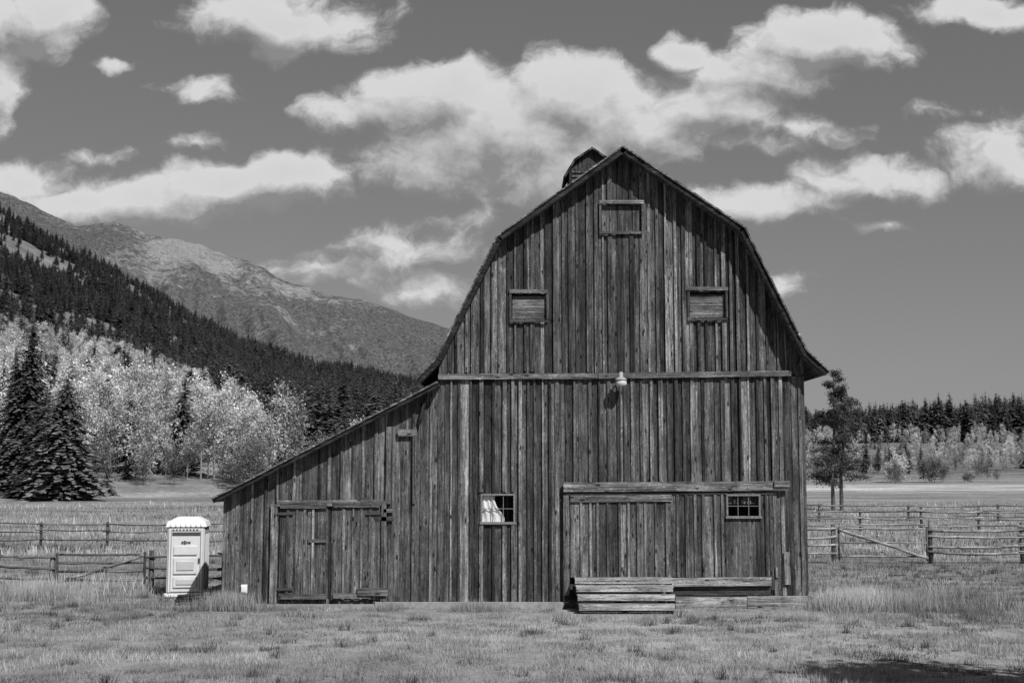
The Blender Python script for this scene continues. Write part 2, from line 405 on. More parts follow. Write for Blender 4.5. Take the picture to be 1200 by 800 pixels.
def pine(px,pyb,pyt,seed):
    r=np.random.default_rng(seed); gx,gy=G(px,pyb); h=(pyb-pyt)*(gy+CD)/FP
    e=empty('pine_tree',(gx,gy,float(H(gx,gy))))
    tk=MB();P=[];C=[]
    def clump(c,cr,n):
        for i in range(n):
            p=r.normal(size=3)*cr*np.array([.6,.6,.4]); a=r.normal(size=3);a/=np.linalg.norm(a);b=np.cross(a,r.normal(size=3));b/=np.linalg.norm(b)
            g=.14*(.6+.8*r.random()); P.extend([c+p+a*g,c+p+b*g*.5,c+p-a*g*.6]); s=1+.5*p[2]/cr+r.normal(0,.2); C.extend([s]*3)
    for (bx,tx,hh) in ((-.45,-.1,h),(.35,.9,h*.86)):
        pth=[(bx,0,-.2),(bx*1.0,0,h*.25),((bx+tx)/2+.15,.1,hh*.6),(tx,.1,hh)]
        tk.tube(pth,[.2,.16,.11,.02],7)
        for i in range(38):
            t=.2+.8*(i+r.random())/38; z=t*hh
            if r.random()<.1: continue
            L=(2.3*math.sin(min(1,(1.02-t)*1.6)*1.5)**.8)*(.55+.6*r.random())+.25; a=r.random()*6.283
            sx=np.interp(z,[p[2] for p in pth],[p[0] for p in pth])
            end=np.array([sx+math.cos(a)*L,math.sin(a)*L,z+L*r.normal(.05,.15)])
            tk.tube([(sx,0,z),tuple((end+np.array([sx,0,z]))/2-np.array([0,0,.05])),tuple(end)],[.045,.03,.01],4)
            for s in np.linspace(.3,1,5):
                c=np.array([sx,0,z])*(1-s)+end*s; clump(c+r.normal(size=3)*.12,.42*(1-.3*t),52)
    nmesh('needles',np.array(P),np.arange(len(P)).reshape(-1,3),M_needle,e,np.clip(C,.3,1.8)*.8)
    tk.obj('trunk_and_limbs',M_bark,e)
pine(982,598,434,5)
def bush(px,pyb,pyt,wr,mat,seed):
    dist=330; a,b,c=ray(px,pyb); x=a/b*dist; y=dist-CD; h=(pyb-pyt)*dist/FP
    o=one(leafy('bush',h,h*wr,50,80,mat,M_bark,h*.028,seed=seed,zc=.5,zr=.45,stems=3)); o.location=(x,y,float(H(x,y))); return o
bush(1051,552,519,.5,M_aspen,3); bush(1092,552,520,.55,M_leafmid,4); bush(1134,549,535,.5,M_leafmid,5)

# ------------------------------------------------------------------ barn
barn=empty('barn')
gam_px=[(490,446),(513,422),(583,281),(728,178),(868,271),(940,413),(966,437)]
gam=[F(*p) for p in gam_px]
lean=[F(253,584),F(514,449)]
XL=F(261,650)[0]; XR=F(945,560)[0]; XM=F(513,440)[0]
gx_=[p[0] for p in gam]; gz_=[p[1] for p in gam]
def top_at(x):
    if x<XM: 
        return np.interp(x,[lean[0][0],lean[1][0]],[lean[0][1],lean[1][1]])-.06
    return float(np.interp(x,gx_,gz_))-(.17 if (x<gx_[2] or x>gx_[4]) else .09)
def lean_top(x): return float(np.interp(x,[lean[0][0],lean[1][0]],[lean[0][1],lean[1][1]]))-.06
ZT=F(700,441)[1]
Zb=.06
def R(px0,py0,px1,py1):
    x0,z1=F(px0,py0); x1,z0=F(px1,py1); return (x0,x1,z0,z1)
winL=R(564,579,603,612); doorO=R(670,590,903,684)
hatches=[R(705,241,751,272),R(600,345,640,374),R(808,343,849,372)]
holes=[winL,doorO]+hatches
DEP=16.0; OV=.55
wall=MB(); bat=MB()
def put(mb,x0,x1,z0,topf,y0,y1,shade,rnd,holes):
    for h in holes:
        if x0<h[1]-1e-4 and x1>h[0]+1e-4:
            if x0<h[0]-.01: put(mb,x0,h[0],z0,topf,y0,y1,shade,rnd,holes); put(mb,h[0],x1,z0,topf,y0,y1,shade,rnd,holes); return
            if x1>h[1]+.01: put(mb,x0,h[1],z0,topf,y0,y1,shade,rnd,holes); put(mb,h[1],x1,z0,topf,y0,y1,shade,rnd,holes); return
            tz=topf((x0+x1)/2)
            if h[3]>z0 and h[2]<tz:
                if h[2]>z0+.02: mb.plate([(x0,z0),(x1,z0),(x1,h[2]),(x0,h[2])],y0,y1,shade,rnd)
                if h[3]<tz: put(mb,x0,x1,h[3],topf,y0,y1,shade,rnd,[q for q in holes if q is not h])
                return
    za,zb=topf(x0),topf(x1)
    if max(za,zb)<=z0+.02: return
    mb.plate([(x0,z0),(x1,z0),(x1,max(zb,z0+.01)),(x0,max(za,z0+.01))],y0,y1,shade,rnd)
def boards(xa,xb,z0f,topf,wmin,wmax,bw,holes,bholes,yb=0,batp=.9):
    x=xa
    while x<xb-.02:
        w=random.uniform(wmin,wmax); x1=min(x+w,xb)
        sh=random.choice([.4,.55,.75,.85,1,1,1.15,1.35,1.8])*random.uniform(.85,1.15); yo=random.uniform(-.02,.02)
        gp=random.choice([.004,.006,.012,.02])
        put(wall,x+.003,x1-gp,z0f()+random.uniform(-.04,.04),topf,yb-.035+yo,yb+.0+yo*.5,sh,random.random(),holes)
        if random.random()<batp and x1<xb-.03:
            b=bw*random.uniform(.55,1.5); xo=x1+random.uniform(-.02,.02); s2=random.choice([.4,.7,.9,1.2,1.5,1.9,2.1])*random.uniform(.85,1.2)
            dp=random.uniform(.066,.105)
            put(bat,xo-b/2,xo+b/2,z0f()+random.uniform(-.05,.1),lambda q:topf(q)-.01,yb-dp,yb-.052,s2,random.random(),bholes)
        x=x1
bh=[ (h[0]-.05,h[1]+.05,h[2]-.06,h[3]+.06) for h in holes[:1]]+[doorO]+[(h[0]-.04,h[1]+.04,h[2]-.06,h[3]+.06) for h in hatches]
XS=F(492,600)[0]
boards(XL,XS,lambda:Zb,lean_top,.26,.42,.07,holes,bh)
boards(XS,XM,lambda:Zb,lambda x:min(lean_top(x),ZT),.2,.3,.07,holes,bh)
boards(XM,XR,lambda:Zb,lambda x:min(ZT+.0,top_at(x)),.17,.32,.075,holes,bh)
boards(XM+.03,XR,lambda:ZT+.05,top_at,.17,.30,.08,holes,bh)
wall.obj('front_boards',W_V,barn); bat.obj('front_battens',W_V,barn)
sd=MB()
def sidewall(x,z1,thick):
    yy=.03
    while yy<DEP-.05:
        w=random.uniform(.2,.32); y1=min(yy+w,DEP)
        sd.box(x,x+thick,yy,y1-.006,0,z1,random.uniform(.6,1.3)); yy=y1
sidewall(XR-.04,F(945,440)[1]-.25,.04); sidewall(XL,lean_top(XL)-.03,.04)
xx=XL
while xx<XR:
    x1=min(xx+.3,XR); zt=lambda q: lean_top(q) if q<XM else top_at(q)
    za,zb=zt(xx+1e-3),zt(x1-1e-3)
    sd.plate([(xx,0),(x1,0),(x1,zb),(xx,za)],DEP-.04,DEP,random.uniform(.6,1.3)); xx=x1
sd.obj('side_and_back_walls',W_V,barn)
def roof(name,line,thick,y0,y1,parent,inward):
    V=[];n=len(line); nor=[]
    for i in range(n):
        a=Vector(line[max(i-1,0)]); b=Vector(line[min(i+1,n-1)]); d=(b-a).normalized(); nor.append(Vector((d.y,-d.x)))
    L=0; Ls=[0]
    for i in range(1,n): L+=(Vector(line[i])-Vector(line[i-1])).length; Ls.append(L)
    for y in (y0,y1):
        for i in range(n): V.append((line[i][0],y,line[i][1]))
        for i in range(n):
            q=Vector(line[i])+nor[i]*thick*inward
            V.append((q.x,y,q.y))
    me_f=[]
    for i in range(n-1):
        me_f.append([i,i+1,2*n+i+1,2*n+i]); me_f.append([n+i,3*n+i,3*n+i+1,n+i+1])
        me_f.append([i,n+i,n+i+1,i+1]); me_f.append([2*n+i,2*n+i+1,3*n+i+1,3*n+i])
    me_f.append([0,2*n,3*n,n]); me_f.append([n-1,2*n-1,4*n-1,3*n-1])
    ob=nmesh(name,np.array(V),me_f,SHING,parent,np.ones(len(V)))
    uv=ob.data.uv_layers.new(name='UV')
    for p in ob.data.polygons:
        for li in p.loop_indices:
            vi=ob.data.loops[li].vertex_index; v=V[vi]; uv.data[li].uv=(v[1],Ls[(vi%n)])
    return ob
roof('main_roof',gam,.13,-OV,DEP+.4,barn,1)
roof('lean_to_roof',[lean[0],(lean[1][0],lean[1][1])],.10,-OV+.08,DEP+.3,barn,1)
fas=MB()
def rake(line,y0,y1,w,off):
    for i in range(len(line)-1):
        a=Vector(line[i]); b=Vector(line[i+1]); d=(b-a).normalized(); nr=Vector((d.y,-d.x))
        p=[a+nr*(off+w),b+nr*(off+w),b+nr*off,a+nr*off]
        fas.plate([(q.x,q.y) for q in p],y0,y1,random.uniform(.22,.35))
rake(gam,-OV-.033,-OV-.003,.12,.03); rake([lean[0],lean[1]],-OV+.046,-OV+.077,.10,.025)
fas.obj('rake_fascia',W_H,barn)
drip=MB()
def drp(line,y0,y1):
    for i in range(len(line)-1):
        a=Vector(line[i]); b=Vector(line[i+1]); L=(b-a).length; d=(b-a)/L; nr=Vector((d.y,-d.x)); t=0
        while t<L:
            t1=min(L,t+random.uniform(.15,.3)); o=random.uniform(.012,.026)
            p=[a+d*t+nr*.02,a+d*t1+nr*.02,a+d*t1-nr*o,a+d*t-nr*(o+.008)]
            drip.plate([(q.x,q.y) for q in p],y0-random.uniform(0,.04),y1,random.uniform(.9,1.9)); t=t1
drp(gam,-OV-.06,-.1); drp(lean,-OV+.02,-.1)
drip.obj('shingle_edge',W_H,barn)
# cupola
cu=MB(); cy=9.0; cx=F(694,180,cy-1)[0]
ctop=F(700,172,cy-1)[1]
hw=.78; zr0=gam[3][1]-1.2; ze=ctop-.72
cu.box(cx-hw,cx+hw,cy-.8,cy+.8,zr0,ze,.5)
for k in range(6): cu.box(cx-hw+.1,cx+hw-.1,cy-.84,cy-.801,ze-.9+k*.15,ze-.83+k*.15,1.0)
cu.plate([(cx-hw,ze+.002),(cx+hw,ze+.002),(cx+.04,ctop-.1),(cx-.04,ctop-.1)],cy-.79,cy+.79,.5)
cu.obj('cupola_body',W_V,barn)
roof('cupola_roof',[(cx-hw-.2,ze-.3),(cx-hw+.16,ze+.3),(cx,ctop),(cx+hw-.16,ze+.3),(cx+hw+.2,ze-.3)],.07,cy-1.0,cy+1.0,barn,1)
# trim
tb=MB()
def hplank(px0,py0,px1,py1,dy,thick,shade,dpy=0,mb=None,yp=0):
    mb=mb or tb
    a=F(px0,py1); b=F(px1,py1+dpy); c=F(px1,py0+dpy); d=F(px0,py0)
    mb.plate([a,b,c,d],-dy-thick,-dy,shade)
hplank(514,438.5,700,445,.108,.05,1.6,-1); hplank(701,437.5,926,444,.108,.05,1.4,-3)
for (a,b,c,d) in ((703,237,753,272),(598,341,641,375),(806,338,851,373)):
    hplank(a-1,b-1,c+1,b+3,.108,.06,1.9); hplank(a-1,d,c+1,d+3,.108,.04,1.0)
for (a,c,b) in ((600,640,347),(808,849,345)):
    hplank(a+.5,b,c-.5,b+13.5,-.0,.025,1.7); hplank(a+.5,b+14,c-.5,b+27,-.0,.025,1.4)
hplank(660,565,922,576,.13,.09,1.9,-1.5); hplank(662,577,905,580,.12,.05,.5,-1); hplank(668,580,786,588,.19,.05,1.7,-1)
hplank(786,676,902,686,.18,.08,2.6,-1); hplank(786,686.3,902,697,.1,.05,.6,-1)
hplank(905,563,923,570,.23,.05,1.3)
hplank(326,586,447,593,.14,.05,1.9,-1); hplank(330,695,383,701,.14,.04,1.3); hplank(391,694,433,700,.14,.04,1.2)
hplank(330,589,384,595,.193,.02,.9); hplank(391,588,446,594,.193,.02,1)
hplank(362,631,383,635,.15,.03,.8)
hplank(450,596,461,600,.11,.04,1.6); hplank(440,605,462,610,.12,.03,.7)
hplank(467,503,489,511,.11,.04,1.2); hplank(420,688,455,697,.17,.05,1.2)
tb.obj('horizontal_trim',W_H,barn)
vt=MB()
def vplank(px0,px1,py0,py1,dy,thick,shade,mb=None):
    x0=F(px0,(py0+py1)/2)[0]; x1=F(px1,(py0+py1)/2)[0]; z1=F(px0,py0)[1]; z0=F(px0,py1)[1]
    (mb or vt).box(x0,x1,-dy-thick,-dy,z0,z1,shade)
vplank(660,667,580,697,.12,.07,1.2); vplank(318,326,590,706,.11,.05,1.9); vplank(447,453,586,705,.11,.04,1.2)
vplank(385,389,594,701,.08,.02,.2)
vplank(751.5,754,241,271,.108,.03,1.2); vplank(702,704.5,241,271,.108,.03,1)
vplank(640.5,643,345,374,.108,.03,1.0);vplank(597,599.5,345,374,.108,.03,1.0);vplank(849.5,852,342,372,.108,.03,1.0);vplank(805,807.5,342,372,.108,.03,1.0)
vplank(453,459,500,590,.11,.03,1.1); vplank(484,488,500,590,.11,.03,1.1)
vplank(918,925,646,684,.11,.04,2.3); vplank(901,905,575,690,.12,.04,.9)
vplank(908,911,664,676,.12,.03,2.3)
for i in range(5): vplank(705.5+i*9,713.8+i*9,241.5,271.5,-.0,.025,random.uniform(.6,1.3))
def leaf(px0,px1,py0,py1,dy,hole=None,w=11):
    x=px0
    while x<px1-1:
        ww=random.uniform(w*.7,w*1.3); x1=min(x+ww,px1); sh=random.choice([.5,.7,.9,1,1.15,1.5])
        if hole and x<hole[2] and x1>hole[0]:
            segs=[(x,min(x1,hole[0])),(max(x,hole[0]),min(x1,hole[2])),(max(x,hole[2]),x1)]
            if segs[0][1]-segs[0][0]>.3: vplank(segs[0][0],segs[0][1],py0,py1,dy,.03,sh)
            if segs[2][1]-segs[2][0]>.3: vplank(segs[2][0],segs[2][1],py0,py1,dy,.03,sh)
            vplank(segs[1][0],segs[1][1],py0,hole[1],dy,.03,sh); vplank(segs[1][0],segs[1][1],hole[3],py1,dy,.03,sh)
        else: vplank(x+.15,x1-.35,py0,py1+random.uniform(-1,1),dy+random.uniform(-.01,.01),.03,sh)
        if x1<px1-2 and not (hole and hole[0]-2<x1<hole[2]+2): vplank(x1-1.5,x1+1.3,py0+1,py1-1,dy+.045,.025,sh*1.5)
        x=x1
leaf(668,786,588,676,.15); leaf(784,902,578,676,.11,(850,579,890,606))
leaf(328,385,594,702,.105,None,13); leaf(389,447,594,702,.105,None,13)
vt.obj('door_and_trim_boards',W_V,barn)
br=MB(); a=F(499,462); b=F(491,497); br.plate([(b[0],b[1]),(b[0]+.07,b[1]),(a[0]+.07,a[1]),(a[0],a[1])],-.25,-.15,.3); br.obj('eave_brace',W_V,barn)
ir=MB()
for (a,b,c,d) in ((326,600,345,602.5),(326,688,345,690.5),(430,600,447,602.5),(430,688,447,690.5)):
    x0,x1,z0,z1=R(a,b,c,d); ir.box(x0,x1,-.20,-.19,z0,z1)
ir.obj('strap_hinges',M_iron,barn)
gm=NT('window_glass'); tbs=gm.n('ShaderNodeBsdfTransparent'); tbs.inputs[0].default_value=(.85,.85,.85,1); gl=gm.n('ShaderNodeBsdfGlossy'); gl.inputs['Roughness'].default_value=.05; lw=gm.n('ShaderNodeLayerWeight'); lw.inputs[0].default_value=.15
mxs=gm.n('ShaderNodeMixShader'); gm.l(lw.outputs[0],mxs.inputs[0]); gm.l(tbs.outputs[0],mxs.inputs[1]); gm.l(gl.outputs[0],mxs.inputs[2]); gm.l(mxs.outputs[0],gm.out.inputs[0]); M_glass=gm.mat
M_frame=simple('weathered_grey_paint',.16,.8,.5,25)
def window(px0,py0,px1,py1,cols,rows,yb,name):
    x0,x1,z0,z1=R(px0,py0,px1,py1); w=MB(); t=.05
    w.box(x0-t*.6,x1+t*.6,yb-.05,yb+.03,z1-.02,z1+t*.6,.9); w.box(x0-t,x1+t,yb-.09,yb+.03,z0-t*.9,z0+.02,1.5)
    w.box(x0-t*.6,x0+.02,yb-.045,yb+.028,z0+.021,z1-.021,1); w.box(x1-.02,x1+t*.6,yb-.045,yb+.028,z0+.021,z1-.021,1)
    for i in range(1,cols): q=x0+(x1-x0)*i/cols; w.box(q-.009,q+.009,yb-.02,yb+.01,z0+.02,z1-.02,1.2)
    for i in range(1,rows): q=z0+(z1-z0)*i/rows; w.box(x0+.02,x1-.02,yb-.017,yb+.007,q-.009,q+.009,1.2)
    w.obj(name+'_sash',M_frame,barn,bevel=.004)
    nmesh(name+'_glass',np.array([(x0+.02,yb+.012,z0+.02),(x1-.02,yb+.012,z0+.02),(x1-.02,yb+.012,z1-.02),(x0+.02,yb+.012,z1-.02)]),[[0,1,2,3]],M_glass,barn)
window(564.5,579.5,602.5,612,3,2,-.03,'side_window'); window(851,580,889,605,3,2,-.13,'door_window')
x0,x1,z0,z1=R(565,580,586,612)
cl=[]; cf=[]
nxx,nzz=24,16
for j in range(nzz+1):
    for i in range(nxx+1):
        fx=i/nxx; fz=j/nzz; xr=x1+.12*math.sin(fz*5+1)-.3*max(0,fz-.7)
        cl.append((x0+(xr-x0)*fx,.03+.02*math.sin(fx*17+fz*3)+.015*math.sin(fz*9),z0+(z1-z0)*fz))
for j in range(nzz):
    for i in range(nxx): a=j*(nxx+1)+i; cf.append([a,a+1,a+nxx+2,a+nxx+1])
nmesh('window_curtain',np.array(cl),cf,simple('white_cloth',.8,.9,.1,5),barn,smooth=True)
bb=MB()
def basebeam(px0,px1,py0,py1,dy,th,sh):
    x0=F(px0,700)[0]; x1=F(px1,700)[0]; z1=F(px0,py0)[1]; z0=F(px0,py1)[1]; bb.box(x0,x1,-dy-th,-dy,max(z0,-.05),z1,sh)
basebeam(790,873,698,717,.16,.14,3.0); basebeam(873.5,950,697,716,.16,.15,2.6); basebeam(660,790,697,716,.09,.1,.5)
bb.obj('sill_beams',W_H,barn)
cb=MB(); x0=F(440,700)[0]; x1=F(660,700)[0]; cb.box(x0,x1,-.2,-.06,-.1,.17); cb.box(F(300,700)[0],x0-.003,-.17,-.05,-.1,.11); cb.obj('foundation',M_conc,barn,bevel=.01)
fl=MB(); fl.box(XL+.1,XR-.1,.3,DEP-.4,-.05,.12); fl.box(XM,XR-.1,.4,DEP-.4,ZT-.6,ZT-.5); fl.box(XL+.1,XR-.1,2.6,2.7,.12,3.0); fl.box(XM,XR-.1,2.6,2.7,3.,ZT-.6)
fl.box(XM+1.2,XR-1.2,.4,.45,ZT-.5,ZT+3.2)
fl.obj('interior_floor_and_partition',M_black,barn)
lp=empty('barn_light',(F(726,446)[0],0,0)); lm=MB(); lz=F(726,449)[1]
lm.tube([(0,-.1,lz+.12),(0,-.3,lz+.2),(0,-.46,lz+.16)],[.018]*3,8); lm.box(-.05,.05,-.17,-.14,lz+.02,lz+.2)
lm.obj('arm',M_iron,lp)
lm=MB(); lm.tube([(0,-.46,lz+.28),(0,-.46,lz+.26),(0,-.46,lz+.14),(0,-.46,lz+.12),(0,-.46,lz+.07),(0,-.46,lz+.055)],[.03,.055,.06,.11,.16,.17],20); lm.obj('housing',M_shadegrey,lp,True)
lm=MB(); lm.tube([(0,-.46,lz+.055),(0,-.46,lz-.04),(0,-.46,lz-.12)],[.14,.16,.12],20); lm.obj('refractor',simple('milky_plastic',.5,.35,.1,9),lp,True)
eb=empty('outlet_box'); mb=MB(); x0,x1,z0,z1=R(284,684,291,694); mb.box(x0,x1,-.2,-.1,z0,z1); mb.box(x0+.02,x1-.02,-.24,-.201,z0+.03,z1-.03); mb.obj('cover',simple('white_plastic',.75,.4,.05),eb,bevel=.01)
# ------------------------------------------------------------------ steps
st=empty('wooden_steps'); s1=MB()
x0=F(672,700)[0]; x1=F(786,700)[0]
hs_=[.84,.66,.46,.25]; ys_=[-.34,-.64,-.96,-1.28]
for i,hh in enumerate(hs_):
    yb=ys_[i]; ex=-.02*i; j=random.uniform(-.02,.03)
    s1.box(x0-ex,x1+ex+j,yb-.26,yb+.03,hh-.045,hh,2.8)
    s1.box(x0-ex+.01,x1+ex+j-.03,yb-.285,yb-.263,hh-.15,hh-.0,[2.8,3.4,4,3.4][i])
s1.obj('treads',W_H,st,bevel=.005)
s2=MB()
for xx in (x0+.08,(x0+x1)/2,x1-.14):
    for i,hh in enumerate(hs_): s2.box(xx,xx+.05,ys_[i]-.2,ys_[i]+.035,.0,hh-.05,.9)
s2.obj('stringers',W_V,st)
# ------------------------------------------------------------------ fences
def gz(x,y): return float(H(x,y))
def rail(mb,p,q,r=.05,sag=.03,sh=1.3):
    p=Vector(p);q=Vector(q); pts=[]
    for i in range(7):
        t=i/6; c=p.lerp(q,t); pts.append((c.x,c.y+random.uniform(-.015,.015),c.z-sag*4*t*(1-t)+random.uniform(-.015,.015)))
    mb.tube(pts,[r*random.uniform(.85,1.1) for _ in pts],7,sh)
def post(mb,x,y,h,r=.09,sh=1.2):
    z=gz(x,y); mb.tube([(x,y,z-.2),(x+random.uniform(-.02,.02),y,z+h*.5),(x+random.uniform(-.03,.03),y,z+h)],[r,r*.95,r*.9],9,sh)
def fence(name,pxs,pyb,h,nr,dist,gate=None,r=.05,pr=.09,sh=1.3):
    e=empty(name); mb=MB(); pm=MB(); P=[]
    for px in pxs:
        a,b,c=ray(px,pyb); x=a/b*dist; y=dist-CD+random.uniform(-.1,.1); P.append((x,y)); post(pm,x,y,h*random.uniform(.93,1.08),pr)
    for i in range(len(P)-1):
        if gate is not None and i==gate: continue
        for k in range(nr):
            z=h*(.25+.62*k/(nr-1)); (xa,ya),(xb,yb)=P[i],P[i+1]
            rail(mb,(xa-.2,ya-.1,gz(xa,ya)+z+random.uniform(-.08,.08)),(xb+.2,yb-.1,gz(xb,yb)+z+random.uniform(-.08,.08)),r,random.uniform(0,.09),sh*random.uniform(.7,1.25))
    mb.obj('rails',W_H,e,True); pm.obj('posts',W_V,e,True); return P
def gate(name,pa,pb,h,nr,diag=1,sh=1.4):
    e=empty(name); mb=MB(); (xa,ya),(xb,yb)=pa,pb; xa+=.18; xb-=.18; za,zb=gz(xa,ya),gz(xb,yb); yo=-.12
    for k in range(nr):
        z=.3+(h-.42)*k/(nr-1)
        rail(mb,(xa,ya+yo,za+z),(xb,yb+yo,zb+z),.04,.01,sh)
    if diag==1: rail(mb,(xa,ya+yo-.08,za+h-.15),(xb,yb+yo-.08,zb+.22),.06,0,sh*1.4)
    else: rail(mb,(xa,ya+yo-.08,za+.22),(xb,yb+yo-.08,zb+h-.15),.055,0,sh*1.4)
    mb.obj('gate_rails',W_H,e,True)
    pm=MB()
    for (x,y,z) in ((xa,ya+yo,za),(xb,yb+yo,zb)): pm.tube([(x,y,z+.12),(x,y,z+h-.05)],[.045,.045],7)
    pm.obj('gate_stiles',W_V,e,True)
P=fence('rail_fence',[900,977,1091,1198,1320,1440],660,1.62,4,51.8,gate=1,r=.055,pr=.1,sh=2.8)
gate('field_gate',P[1],P[2],1.5,3,1,2.8)
P=fence('rail_fence',[-240,-110,-5,62,176,262,330],690,1.22,3,40.5,gate=3,r=.035,pr=.09,sh=1.1)
gate('field_gate',P[3],P[4],1.2,4,2,1.5)
fence('rail_fence',[900,1008,1080,1147,1225,1300,1400],622,1.35,3,80,r=.05,pr=.09,sh=2.6)
fence('rail_fence',[-80,-10,48,125,205,280,350],640,1.25,3,64,r=.03,pr=.07,sh=1.0)
fence('rail_fence',[880,960,1065,1170,1290],615,1.3,3,96,r=.05,pr=.09,sh=2)
# ------------------------------------------------------------------ portable toilet
px_,py_=G(213,700)
pt=empty('portable_toilet',(px_,py_+.6,0)); pt.rotation_euler=(0,0,math.radians(7)); pt.scale=(.97,.95,.975)
M_pl=simple('grey_plastic',.46,.5,.08,3,.4); M_plw=simple('white_roof_plastic',.75,.45,.04,3,.4); M_dk=simple('dark_recess',.06,.7,.2); M_pl2=simple('light_plastic_panel',.58,.5,.08,3,.4)
b=MB(); w=.56
b.box(-w,w,-.58,.58,.14,2.08); b.obj('cabin',M_pl,pt,bevel=.05)
b=MB(); b.box(-w-.05,w+.05,-.63,.63,.0,.13); b.box(-w-.02,w+.02,-.72,-.6,.02,.1); b.obj('skid_base',M_pl2,pt,bevel=.02)
b=MB()
b.hexa([(-w-.05,-.63,2.08),(w+.05,-.63,2.08),(w+.05,.63,2.08),(-w-.05,.63,2.08),(-w+.02,-.56,2.26),(w-.02,-.56,2.26),(w-.02,.56,2.26),(-w+.02,.56,2.26)])
b.hexa([(-w+.06,-.5,2.262),(w-.06,-.5,2.262),(w-.06,.5,2.262),(-w+.06,.5,2.262),(-.3,-.36,2.37),(.3,-.36,2.37),(.3,.36,2.37),(-.3,.36,2.37)])
for k in range(7): b.box(-.48+k*.15,-.42+k*.15,-.655,-.6,2.09,2.2)
b.obj('roof',M_plw,pt,bevel=.02)
b=MB()
b.box(-.5,-.44,-.62,-.585,.16,2.04); b.box(.44,.5,-.62,-.585,.16,2.04); b.box(-.438,.438,-.62,-.585,1.96,2.04)
for (a0,a1,c0,c1) in ((-.34,.34,.30,.62),(-.34,.34,.70,1.18),(-.34,.34,1.26,1.52)): b.box(a0,a1,-.655,-.6,c0,c1)
b.box(-.44,.44,-.606,-.585,.18,1.955)
b.obj('door_mouldings',M_pl2,pt,bevel=.02)
b=MB()
for (a0,a1,c0,c1) in ((-.26,.26,.38,.55),(-.26,.26,.8,1.08)): b.box(a0,a1,-.68,-.64,c0,c1)
b.obj('door_panels',M_pl,pt,bevel=.02)
b=MB()
for k in range(8): b.box(-.4+k*.1,-.34+k*.1,-.632,-.621,1.985,2.02)
b.box(-.4,.42,-.622,-.6065,1.83,1.93); b.box(.38,.42,-.65,-.6,1.02,1.16)
b.box(-.435,-.425,-.612,-.6,.2,1.94); b.box(.425,.435,-.612,-.6,.2,1.94)
b.box(-.12,-.07,-.64,-.608,1.6,1.66); b.box(-.05,.0,-.64,-.608,1.58,1.68); b.box(.02,.05,-.64,-.608,1.6,1.66); b.box(.07,.14,-.64,-.608,1.61,1.65)
b.obj('vents_and_mark',M_dk,pt)
b=MB()
for k in range(4): b.box(w+.001,w+.03,-.45+k*.25,-.35+k*.25,.3,1.85)
b.obj('side_ribs',M_pl2,pt,bevel=.01)
pk=MB(); gx,gy=G(228,709)
for k in range(4):
    a=random.uniform(-.3,.3); pk.tube([(gx-.5+random.uniform(-.1,.1),gy-.3*a,.06+.06*k),(gx+.5,gy+.5*a+.2,.05+.09*k)],.05,5,.4)
pk.obj('scrap_lumber',W_H)
# ------------------------------------------------------------------ grass
grass_parent=empty('grass')
def blades(name,x,y,h,w,shade,lean=.35):
    n=len(x); a=rng.random(n)*6.283; z=H(x,y)-.01
    la=rng.random(n)*6.283; ll=h*lean*rng.random(n)
    tx=x+np.cos(la)*ll; ty=y+np.sin(la)*ll
    V=np.zeros((n,3,3)); V[:,0]=np.stack([x-np.cos(a)*w,y-np.sin(a)*w,z],-1); V[:,1]=np.stack([x+np.cos(a)*w,y+np.sin(a)*w,z],-1); V[:,2]=np.stack([tx,ty,z+h],-1)
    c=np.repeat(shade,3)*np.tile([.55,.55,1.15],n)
    nmesh(name,V.reshape(-1,3),np.arange(n*3).reshape(-1,3),M_grass,grass_parent,c)
def field(n,u0,u1,d0,d1,power=1.0):
    d=d0+(d1-d0)*rng.random(n)**power; u=u0+(u1-u0)*rng.random(n); return u*d,d-CD
def inbarn(x,y): return (x>XL-.1)&(x<XR+.1)&(y>-.15)&(y<DEP+.1)
def mk(name,n,d0,d1,h0,w0,lean=.6,pw=1.):
    x,y=field(n,-.48,.48,d0,d1,pw); k=~inbarn(x,y); x=x[k];y=y[k]
    t=fbm(x,y*1.6,2.6,200,4); t2=fbm(x,y*2,13,210,3); t3=vnoise(x,y,.45,220)
    k=rng.random(len(x))<np.clip(.1+1.8*(t3-.3)+.6*(t-.5),.05,1); x,y,t,t2,t3=x[k],y[k],t[k],t2[k],t3[k]
    hh=h0*(.25+1.3*t+.8*np.clip(t2-.5,0,1)*2)*rng.uniform(.3,1.4,len(x))
    tall=np.clip(1-np.abs(y+1-0)/3.,0,1)*(x>XR+.1)+np.clip((-x-9.5)/2,0,1)*np.clip(1-np.abs(y-3)/5,0,1)
    hh=hh*(1+2.2*tall*(t>.4))
    front=(x>XL)&(x<XR+.3)&(y>-2.2); hh=np.where(front,hh*.45,hh)
    c=np.clip((t*.55+t2*.45-.38)/.25,0,1)
    sh=(.10+.56*c+.1*tall)*rng.uniform(.55,1.45,len(x))
    blades(name,x,y,hh,np.full(len(x),w0)*rng.uniform(.6,1.3,len(x)),sh,lean)
mk('near_blades',240000,20,36,.11,.006,.9)
mk('mid_blades',120000,34,60,.18,.010,.6,1.2)
mk('far_blades',80000,55,150,.3,.03,.5,1.3)
n=9000; x=rng.uniform(XL-.6,XR+2.5,n); y=-rng.random(n)**1.6*1.0-.2; t=fbm(x,y,1.1,230,3); k=(t>.45)&~((x>F(650,700)[0])&(x<F(940,700)[0])); x,y,t=x[k],y[k],t[k]
blades('wall_weeds',x,y,(.06+.45*np.clip(t-.44,0,1)*2)*rng.uniform(.4,1.2,len(x)),np.full(len(x),.006),(.25+.3*t)*rng.uniform(.6,1.3,len(x)),.35)
